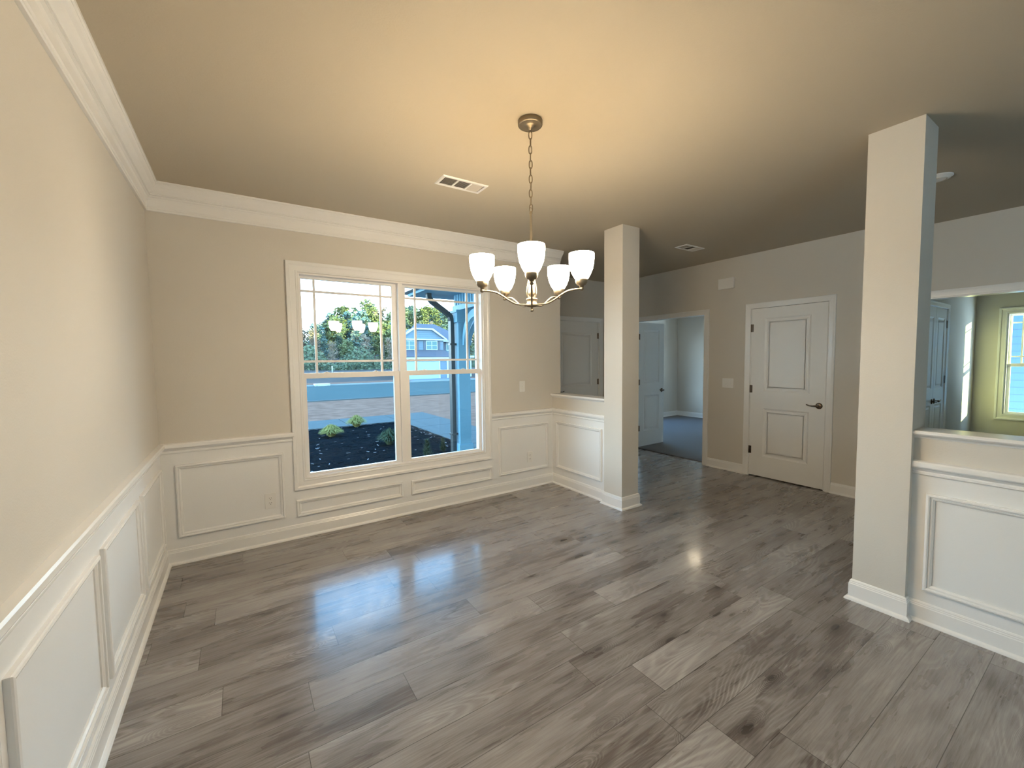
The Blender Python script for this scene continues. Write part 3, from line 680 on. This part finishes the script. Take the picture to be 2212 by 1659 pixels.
# walkway with joints
mb = MB()
y = 3.0
while y < 8.9: mb.box((4.66, y, GZ-0.05), (6.05, y+1.48, GZ+0.025)); y += 1.5
x = 4.64
while x > -12: mb.box((x-1.48, 9.0, GZ-0.05), (x, 10.7, GZ+0.025)); x -= 1.5
mb.box((4.66, 9.0, GZ-0.05), (6.05, 10.7, GZ+0.025))
mb.build('walkway', m_conc, kind='structure')
# mulch bed, slightly mounded
mb = MB(); nx, ny = 56, 60; rng = random.Random(9)
vs = []
for j in range(ny):
    for i in range(nx):
        x = -3.2+7.84*i/(nx-1); y = 0.16+8.80*j/(ny-1)
        ed = min(1, (nx-1-i)/4, (ny-1-j)/4)
        yy = y if j < ny-1 else y-rng.uniform(0, 0.12)
        vs.append((x, yy, GZ+0.01+0.05*ed+rng.uniform(-0.02, 0.025)))
mb.add(vs, [(j*nx+i, j*nx+i+1, (j+1)*nx+i+1, (j+1)*nx+i) for j in range(ny-1) for i in range(nx-1)], True)
mb.build('mulch_bed', m_mulch, kind='structure')
def chips(name, nchips, mat, seed, s=(0.03, 0.11), zb=GZ+0.06):
    rng = random.Random(seed); mb = MB()
    for _ in range(nchips):
        x = rng.uniform(0.6, 4.55); y = 1.2+7.4*rng.random()**1.1; a = rng.uniform(0, math.pi); L = rng.uniform(*s); wd = rng.uniform(0.004, 0.010)
        u = Vector((math.cos(a), math.sin(a), rng.uniform(-0.2, 0.25)))*L/2; v = Vector((-math.sin(a), math.cos(a), 0))*wd; c = Vector((x, y, zb+rng.uniform(0, 0.02)))
        q = Vector((0, 0, 0.006))
        pts = [c-u-v, c+u-v, c+u+v, c-u+v]; pts = pts+[p+q for p in pts]
        mb.add(pts, [(0, 3, 2, 1), (4, 5, 6, 7), (0, 1, 5, 4), (1, 2, 6, 5), (2, 3, 7, 6), (3, 0, 4, 7)])
    o = mb.build(name, mat); o['kind'] = 'stuff'; return o
tag(chips('bark_chips', 5200, M('dark_bark', (0.005, 0.008, 0.010), 0.9, vary=0.6, vscale=8, spec=0.0), 1, (0.04, 0.12), GZ+0.045), 'dark shredded bark covering the planting bed under the window', 'bark')
tag(chips('wood_chips', 170, M('pale_wood_chip', (0.12, 0.12, 0.12), 0.8), 2, (0.03, 0.08), GZ+0.066), 'pale wood chips scattered over the dark mulch bed', 'wood chips')
# grassy shrubs
def tuft(name, loc, rad, hgt, nb, mat, seed, label, cat='shrub', group=None, wd=0.012, droop=1.0):
    rng = random.Random(seed); mb = MB()
    for _ in range(nb):
        a = rng.uniform(0, 2*math.pi); rr = rad*math.sqrt(rng.random()); hh = hgt*rng.uniform(0.6, 1.0)*(1-0.45*(rr/rad)**2)
        u = Vector((math.cos(a), math.sin(a), 0)); v = Vector((-u.y, u.x, 0))*wd
        P = []
        for t in (0, 0.35, 0.7, 1.0):
            P.append((u*rr*(0.1+0.9*t)+Vector((0, 0, hh*(t*2.1-1.45*t*t))), 1-0.8*t))
        vs = []
        for p, w_ in P: vs += [p-v*w_, p+v*w_]
        mb.add(vs, [(0, 1, 3, 2), (2, 3, 5, 4), (4, 5, 7, 6)])
    o = mb.build(name, mat, label=label, cat=cat, group=group); o.location = loc; return o
m_gold = M('yellow_green_foliage', (0.20, 0.19, 0.06), 0.7, vary=0.3, vscale=12, spec=0.0)
m_green = M('mid_green_foliage', (0.04, 0.06, 0.035), 0.7, vary=0.3, vscale=12, spec=0.0)
m_dkg = M('dark_evergreen_foliage', (0.03, 0.05, 0.03), 0.8, spec=0.0)
tuft('shrub', (2.33, 7.15, GZ+0.04), 0.31, 0.46, 1100, m_gold, 1, 'low golden-green mop shrub in the mulch, left and nearer of the two', wd=0.010)
tuft('shrub', (3.20, 8.35, GZ+0.04), 0.32, 0.50, 900, m_gold, 2, 'golden-green mop shrub by the walkway edge, farther than the other', wd=0.010)
tuft('shrub', (3.20, 5.30, GZ+0.04), 0.30, 0.55, 500, m_green, 3, 'dull green leggy shrub half hidden behind the window mullion', wd=0.012)
def cone_shrub(loc, r, h, seed, label):
    rng = random.Random(seed); mb = MB()
    for _ in range(260):
        t = rng.random(); a = rng.uniform(0, 6.28); rr = r*(1-t)*rng.uniform(0.5, 1)
        c = Vector((rr*math.cos(a), rr*math.sin(a), 0.03+h*t)); d = Vector((math.cos(a), math.sin(a), 0.9))*0.05; v = Vector((-math.sin(a), math.cos(a), 0))*0.012
        mb.add([c-v, c+v, c+d], [(0, 1, 2)])
    mb.tube([(0, 0, 0), (0, 0, h*0.8)], 0.012, 6)
    o = mb.build('shrub', m_dkg, label=label, cat='shrub'); o.location = loc
cone_shrub((3.47, 3.75, GZ+0.04), 0.10, 0.30, 4, 'tiny dark conical evergreen at the bottom of the right window')
cone_shrub((3.90, 3.98, GZ+0.04), 0.06, 0.24, 5, 'smallest dark evergreen sprig, right of the tiny conical one')

# porch
MB().box((3.30, 1.23, GZ), (5.84, 2.62, -0.14)).box((3.30, 2.62, GZ), (5.84, 2.95, -0.29)).build('porch_floor', m_conc, kind='structure')
t = empty('porch_post', (3.53, 2.30, -0.14), 'square porch post, coloured with the blue skylight cast, with curved brackets outside the window', 'post')
def L_(mb): mb.v = [(a-3.53, b-2.30, c+0.14) for a, b, c in mb.v]; return mb
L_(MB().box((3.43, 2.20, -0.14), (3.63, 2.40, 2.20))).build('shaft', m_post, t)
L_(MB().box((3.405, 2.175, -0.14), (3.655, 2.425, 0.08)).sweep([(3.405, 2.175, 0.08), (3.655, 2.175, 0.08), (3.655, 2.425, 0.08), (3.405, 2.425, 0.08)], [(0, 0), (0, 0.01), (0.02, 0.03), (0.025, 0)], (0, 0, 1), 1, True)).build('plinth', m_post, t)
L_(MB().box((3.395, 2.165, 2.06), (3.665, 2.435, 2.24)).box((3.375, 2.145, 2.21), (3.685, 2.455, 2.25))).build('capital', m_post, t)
def bracket(dx, dy):
    # quarter-arc strut between the shaft and the beam above
    out = []; inn = []
    for i in range(9):
        a = math.pi/2*i/8
        out.append((0.42-0.42*math.cos(a)*1.0, 1.72+0.50*math.sin(a)))
        inn.append((0.42-0.34*math.cos(a)+0.0, 1.66+0.50*math.sin(a)-0.02))
    poly = [(0.0, 1.70)]+[(0.44*(1-math.cos(math.pi/2*i/8)), 1.74+0.50*math.sin(math.pi/2*i/8)) for i in range(9)]+[(0.44, 2.17)]+[(0.06+0.38*(1-math.cos(math.pi/2*i/8)), 1.70+0.42*math.sin(math.pi/2*i/8)) for i in range(8, -1, -1)]
    mb = MB()
    if dx: mb.prism([(3.63+q[0], q[1]) for q in poly], 1, 2.265, 2.335)
    else: mb.prism([(2.20-q[0], q[1]) for q in poly], 0, 3.495, 3.565)
    return L_(mb)
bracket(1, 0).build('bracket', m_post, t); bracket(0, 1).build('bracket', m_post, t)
# porch beam, frieze, roof
t = empty('porch_roof', (4.3, 2.0, 2.25), 'porch roof, coloured with the blue skylight cast, with boarded frieze and dark gutter over the entrance', 'porch roof')
def Lr(mb): mb.v = [(a-4.3, b-2.0, c-2.25) for a, b, c in mb.v]; return mb
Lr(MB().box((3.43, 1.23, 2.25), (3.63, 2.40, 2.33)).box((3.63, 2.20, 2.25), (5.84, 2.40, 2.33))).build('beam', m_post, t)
fz = MB().box((3.45, 1.23, 2.33), (3.61, 2.38, 2.50)).box((3.61, 2.22, 2.33), (5.84, 2.38, 2.50))
for i in range(12): fz.box((3.435, 1.30+0.09*i, 2.33), (3.45, 1.322+0.09*i, 2.50))
for i in range(24): fz.box((3.63+0.09*i, 2.205, 2.33), (3.652+0.09*i, 2.22, 2.50))
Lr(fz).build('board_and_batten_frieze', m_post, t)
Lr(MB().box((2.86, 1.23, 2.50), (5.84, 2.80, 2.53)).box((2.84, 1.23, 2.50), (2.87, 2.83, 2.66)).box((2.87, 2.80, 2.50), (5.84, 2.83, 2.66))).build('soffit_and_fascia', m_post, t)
Lr(MB().prism([(1.23, 3.1), (1.23, 2.66), (2.85, 2.66)], 0, 2.84, 5.84)).build('shingled_slope', m_shingle, t)
gt = MB()
for (a, b) in (((2.74, 1.23), (2.84, 2.93)),): gt.box((a[0], a[1], 2.54), (b[0], b[1], 2.552)).box((a[0], a[1], 2.552), (a[0]+0.012, b[1], 2.64)).box((a[0], b[1]-0.012, 2.552), (b[0], b[1], 2.64))
gt.box((2.84, 2.83, 2.54), (5.84, 2.93, 2.552)).box((2.84, 2.918, 2.552), (5.84, 2.93, 2.64))
Lr(gt).build('gutter', m_black, t)
t = empty('downspout', (3.36, 2.30, GZ), 'black downspout bending from the porch gutter and running down beside the post', 'downspout')
mb = MB(); pts = [(3.00, 2.34, 2.545), (3.00, 2.34, 2.46), (3.01, 2.34, 2.42), (3.05, 2.34, 2.375), (3.28, 2.33, 2.22), (3.345, 2.32, 2.16), (3.365, 2.32, 2.08), (3.368, 2.32, 1.0), (3.368, 2.32, -0.22), (3.33, 2.34, -0.32), (3.22, 2.40, -0.37)]
mb.tube(pts, 0.050, 4); mb.v = [(a-3.36, b-2.30, c-GZ) for a, b, c in mb.v]; mb.sm = [False]*len(mb.f)
mb.build('pipe', m_black, t)
for zz in (0.25, 1.7):
    MB().box((-0.042, -0.03, zz-GZ), (0.07, 0.065, zz+0.03-GZ)).build('strap', m_black, t)

# house next door, seen through the side-room window
m_siding = bpy.data.materials.new('blue_lap_siding'); m_siding.use_nodes = True
def siding_nodes(m, colr, pitch=0.15):
    n = m.node_tree.nodes; l = m.node_tree.links; b = n['Principled BSDF']; b.inputs['Roughness'].default_value = 0.6
    g_ = n.new('ShaderNodeNewGeometry'); s = n.new('ShaderNodeSeparateXYZ'); l.new(g_.outputs['Position'], s.inputs[0])
    a = n.new('ShaderNodeMath'); a.operation = 'DIVIDE'; l.new(s.outputs[2], a.inputs[0]); a.inputs[1].default_value = pitch
    f = n.new('ShaderNodeMath'); f.operation = 'FRACT'; l.new(a.outputs[0], f.inputs[0])
    r = n.new('ShaderNodeValToRGB'); l.new(f.outputs[0], r.inputs[0]); r.color_ramp.interpolation = 'LINEAR'
    r.color_ramp.elements[0].color = (*[c*0.55 for c in colr], 1); r.color_ramp.elements[1].position = 0.14; r.color_ramp.elements[1].color = (*colr, 1)
    l.new(r.outputs[0], b.inputs['Base Color'])
    bp = n.new('ShaderNodeBump'); bp.inputs['Distance'].default_value = 0.02; bp.invert = True; l.new(f.outputs[0], bp.inputs['Height']); l.new(bp.outputs[0], b.inputs['Normal'])
siding_nodes(m_siding, (0.045, 0.10, 0.15))
m_white = M('white_exterior_trim', (0.36, 0.42, 0.43), 0.6)
t = empty('neighbour_house', (17.5, -1.5, GZ), 'blue lap-sided house close by, seen through the right-hand side window', 'house')
MB().box((-3.5, -5.0, 0.55), (6.0, 5.0, 6.4)).build('siding_wall', m_siding, t)
MB().box((-3.45, -4.95, 0.0), (5.95, 4.95, 0.55)).build('foundation', m_conc, t)
MB().prism([(-5.4, 6.4), (5.4, 6.4), (0, 8.8)], 0, -3.9, 6.4).build('roof', m_shingle, t)
mb = MB().box((-3.56, 0.05, 1.55+0.95), (-3.5, 0.75, 1.55+1.18)); mb.build('vent_louver', m_black, t)

# house across the street
t = empty('far_house', (16.7, 38.0, GZ), 'grey two-storey house with white trim and garage across the street', 'house')
m_fs = bpy.data.materials.new('pale_grey_siding'); m_fs.use_nodes = True; siding_nodes(m_fs, (0.09, 0.14, 0.18), 0.2)
m_win = M('dark_window_glass', (0.10, 0.17, 0.17), 0.15)
m_gar = M('white_garage_door', (0.26, 0.36, 0.34), 0.6)
OX, OY, OZ = 16.7, 38.0, GZ
def W(mb): mb.v = [(a-OX, b-OY, c-OZ) for a, b, c in mb.v]; return mb
W(MB().box((14.35, 38.0, GZ), (19.05, 39.3, 3.72))).build('front_wing', m_fs, t)
W(MB().prism([(14.35, 3.72), (19.05, 3.72), (17.7, 4.65), (15.7, 4.65)], 1, 38.0, 39.3)).build('gable', m_fs, t)
W(MB().prism([(14.05, 3.62), (19.35, 3.62), (19.35, 3.74), (17.75, 4.82), (15.65, 4.82), (14.05, 3.74)], 1, 38.05, 39.4)).build('gable_roof', m_shingle, t)
rk = MB()
for P in ([(14.0, 3.58), (14.0, 3.74), (15.62, 4.86), (17.78, 4.86), (19.4, 3.74), (19.4, 3.58), (17.68, 4.70), (15.72, 4.70)],):
    rk.prism(P, 1, 37.70, 37.86)
rk.box((14.0, 37.78, 3.60), (19.4, 38.0, 3.74))
W(rk).build('gable_trim', m_white, t)
W(MB().box((19.05, 39.2, GZ), (22.6, 46, 3.60))).build('side_wing', m_fs, t)
rf = MB(); rf.add([(14.7, 38.7, 3.6), (22.9, 38.8, 3.6), (22.9, 47, 3.6), (17.2, 47, 3.6), (17.6, 42.6, 5.75), (20.1, 42.8, 5.75)], [(0, 1, 5, 4), (1, 2, 5), (2, 3, 4, 5), (3, 0, 4), (3, 2, 1, 0)])
W(rf).build('main_roof', m_shingle, t)
W(MB().add([(13.9, 36.7, 1.88), (19.6, 36.7, 1.88), (19.1, 38.0, 2.58), (14.3, 38.0, 2.58), (13.9, 36.7, 1.80), (19.6, 36.7, 1.80), (19.1, 38.0, 1.80), (14.3, 38.0, 1.80)], [(0, 1, 2, 3), (4, 5, 1, 0), (5, 6, 2, 1), (6, 7, 3, 2), (7, 4, 0, 3), (7, 6, 5, 4)])).build('lower_roof', m_shingle, t)
W(MB().box((14.35, 36.9, GZ), (19.1, 38.0, 1.55))).build('garage_front', m_fs, t)
W(MB().box((13.95, 36.72, 1.62), (19.55, 36.85, 1.80)).box((14.35, 36.85, 1.40), (19.1, 36.9, 1.62)).box((18.9, 36.85, GZ), (19.1, 36.9, 1.4)).box((18.0, 36.85, GZ), (18.15, 36.9, 1.4))).build('garage_trim', m_white, t)
W(MB().box((14.5, 36.86, GZ), (18.0, 36.89, 1.36))).build('garage_door', m_gar, t)
for x0 in (14.62, 17.10):
    w_ = W(MB().box((x0-0.05, 37.93, 2.58), (x0+1.25, 37.99, 3.56))).build('window', m_white, t)
    for k in range(2):
        for j in range(2):
            W(MB().box((x0+0.03+0.62*k, 37.91, 2.66+0.44*j), (x0+0.55+0.62*k, 37.93, 3.04+0.44*j))).build('pane', m_win, w_)
m_shut = M('dark_shutter', (0.06, 0.07, 0.09), 0.6)
for x0 in (16.02, 16.78, 18.42): W(MB().box((x0, 37.94, 2.6), (x0+0.24, 37.99, 3.54))).build('shutter', m_shut, t)
w_ = W(MB().box((19.9, 39.12, 2.55), (20.8, 39.19, 3.50))).build('window', m_white, t)
W(MB().box((19.98, 39.10, 2.63), (20.72, 39.12, 3.42))).build('pane', m_win, w_)
W(MB().box((19.52, 39.14, 2.55), (19.75, 39.19, 3.50))).build('shutter', m_shut, t)
for x0 in (19.4, 22.2):
    W(MB().box((x0, 38.0, GZ), (x0+0.22, 38.22, 1.75))).build('porch_column', m_white, t)
W(MB().box((19.1, 37.8, 1.75), (22.7, 39.2, 1.95))).build('porch_fascia', m_white, t)
W(MB().box((22.45, 39.0, 1.95), (22.62, 39.2, 3.6)).box((19.0, 38.7, 3.5), (22.95, 38.85, 3.64))).build('eave_trim', m_white, t)
# storm inlet by the far curb
t = MB().box((5.3, 31.2, GZ+0.02), (6.4, 32.0, GZ+0.20)).box((5.5, 31.1, GZ+0.02), (6.2, 31.2, GZ+0.13)).build('storm_drain', M('white_concrete', (0.30, 0.34, 0.35), 0.7), label='pale concrete storm drain inlet at the far curb of the street', cat='drain', bevel=0.03)
# mailbox-like utility marker on the bare ground
MB().tube([(10.2, 52, 0.1), (10.2, 52, 0.95)], 0.07, 8).build('utility_marker', m_white, label='small white marker post standing on the bare ground across the street', cat='marker')

# trees beyond the street
def leaf_mat(name, c):
    m = M(name, c, 0.8, vary=0.45, vscale=0.9, spec=0.05); return m
m_leafs = [leaf_mat('pine_foliage', (0.085, 0.125, 0.10)), leaf_mat('broadleaf_foliage', (0.11, 0.13, 0.06)), leaf_mat('bare_twigs', (0.16, 0.12, 0.08))]
m_bark = M('tree_bark', (0.20, 0.16, 0.13), 0.9, spec=0.0)
def tree_mesh(kind, seed):
    rng = random.Random(seed); tr = MB(); cr_ = MB(); hh = 10.0
    bend = rng.uniform(-0.4, 0.4)
    spine = [Vector((bend*math.sin(t*2.2), bend*0.5*t, hh*0.96*t)) for t in [i/8 for i in range(9)]]
    tr.tube(spine, [0.16-0.013*i for i in range(9)], 6)
    nl = {0: 44, 1: 48, 2: 60}[kind]
    for i in range(nl):
        if kind == 0: t = 0.30+0.70*rng.random()**0.8; L = (1.15-t)*2.6*rng.uniform(0.5, 1.1)
        elif kind == 1: t = 0.18+0.80*rng.random(); L = math.sin(max(0.25, t)*2.9)*2.6*rng.uniform(0.6, 1.1)+0.4
        else: t = 0.22+0.74*rng.random(); L = 2.2*(1.1-t*0.7)*rng.uniform(0.5, 1.1)
        c = spine[min(8, int(t*8))].lerp(spine[min(8, int(t*8)+1)], (t*8) % 1); a = rng.uniform(0, 6.28)
        d = Vector((math.cos(a), math.sin(a), rng.uniform(0.0, 0.5) if kind != 2 else rng.uniform(0.5, 1.1)))
        tip = c+d*L
        tr.tube([c, c.lerp(tip, 0.5)+Vector((0, 0, 0.08)), tip], [0.05, 0.03, 0.012], 4)
        nq = {0: 52, 1: 70, 2: 14}[kind]
        for _ in range(nq):
            f = rng.uniform(0.35, 1.05); p = c.lerp(tip, f)+Vector((rng.gauss(0, 0.30), rng.gauss(0, 0.30), rng.gauss(0, 0.20)))
            s_ = rng.uniform(0.10, 0.28); u = Vector((rng.gauss(0, 1), rng.gauss(0, 1), rng.gauss(0, 0.6))).normalized()*s_; v = u.orthogonal().normalized()*s_*0.6
            cr_.add([p-u, p-v, p+u, p+v], [(0, 1, 2, 3)])
    return tr, cr_
protos = []
tg = 'trees beyond the street'
labs = ['tall dark pine with sparse crown in the woods across the street', 'rounded leafy tree with sunlit yellow-green crown in the woods across the street', 'bare pale-branched tree in the woods across the street']
rng = random.Random(77)
prof = [(8, 7.0), (11, 8.0), (15, 9.0), (18, 10.4), (20.6, 11.9), (22.5, 11.4), (25, 9.8), (28, 11.5), (31, 12.3), (35, 10.6), (39, 10.6), (44, 11.2), (60, 11)]
def hgt(x, y):
    xs_ = x*78.8/(y+3.8)
    for (a, b), (c, d) in zip(prof, prof[1:]):
        if a <= xs_ <= c: return (b+(d-b)*(xs_-a)/(c-a))
    return 8
cnt = 0
for rowy, n_, hf in ((63, 16, 0.62), (71, 19, 0.84), (80, 24, 0.98), (90, 23, 1.06)):
    for i in range(n_):
        x = (6+42*(i+rng.uniform(-0.3, 0.3))/(n_-1)*1.0)*(rowy+3.8)/78.8; y = rowy+rng.uniform(-3, 3)
        kind = rng.choices((0, 1, 2), (5, 5, 3))[0]; sd = rng.randrange(3)
        key = (kind, sd)
        pr = next((q for q in protos if q[0] == key), None)
        h_ = hgt(x, y)*hf*rng.uniform(0.82, 1.06); s_ = h_/9.8*(y+3.8)/78.8
        gz = 0.35+0.011*(y-60)
        if pr is None:
            t = empty('tree', (0, 0, 0), labs[kind], 'tree', tg+' '+('(pines)', '(leafy)', '(bare)')[kind])
            a, b = tree_mesh(kind, 100+kind*10+sd); a.build('trunk', m_bark, t); b.build('foliage', m_leafs[kind], t)
            protos.append((key, t)); o = t
        else: o = copy_tree(pr[1])
        o.location = (x, y, gz-0.3); o.scale = (s_*rng.uniform(0.9, 1.15), s_*rng.uniform(0.85, 1.05), s_); o.rotation_euler = (0, 0, rng.uniform(0, 6.28)); cnt += 1
# undergrowth at the foot of the woods
mb = MB(); rng = random.Random(4)
for _ in range(16000):
    y = rng.uniform(58, 66); x = rng.uniform(4, 46)*(y+3.8)/78.8; z = 0.2+3.6*rng.random()**1.6*(0.6+0.4*math.sin(x*0.9)); s_ = rng.uniform(0.10, 0.28)
    p = Vector((x, y, z)); u = Vector((rng.gauss(0, 1), rng.gauss(0, 1), rng.gauss(0, 1))).normalized()*s_; v = u.orthogonal().normalized()*s_*0.6
    mb.add([p-u, p-v, p+u, p+v], [(0, 1, 2, 3)])
o = mb.build('underbrush', M('underbrush_foliage', (0.10, 0.12, 0.07), 0.9, vary=0.4, vscale=0.8, spec=0.0), label='dense low underbrush at the foot of the woods', cat='underbrush'); o['kind'] = 'stuff'

# woodland slabs added out of view to block the low sun
mb = MB(); rng = random.Random(12)
def blocker_ridge(x0, x1, y, h, dy=8):
    n = max(2, int((x1-x0)/3)); vs = []; hs = [h*rng.uniform(0.9, 1.1) for _ in range(n+1)]
    for i in range(n+1):
        x = x0+(x1-x0)*i/n; q = hs[i]
        vs += [(x, y, GZ), (x, y, q), (x+rng.uniform(-1, 1), y-dy, q*1.05), (x, y-dy, GZ)]
    fs = [(4*i+a, 4*i+b, 4*i+4+b, 4*i+4+a) for i in range(n) for a, b in ((0, 1), (1, 2), (2, 3))]+[(0, 1, 2, 3), (4*n, 4*n+1, 4*n+2, 4*n+3)]
    mb.add(vs, fs)
blocker_ridge(28, 190, -22, 19, 1.5); blocker_ridge(-60, 52.2, -60, 11.5)
mb.build('sun_blocker', m_leafs[0], kind='structure')
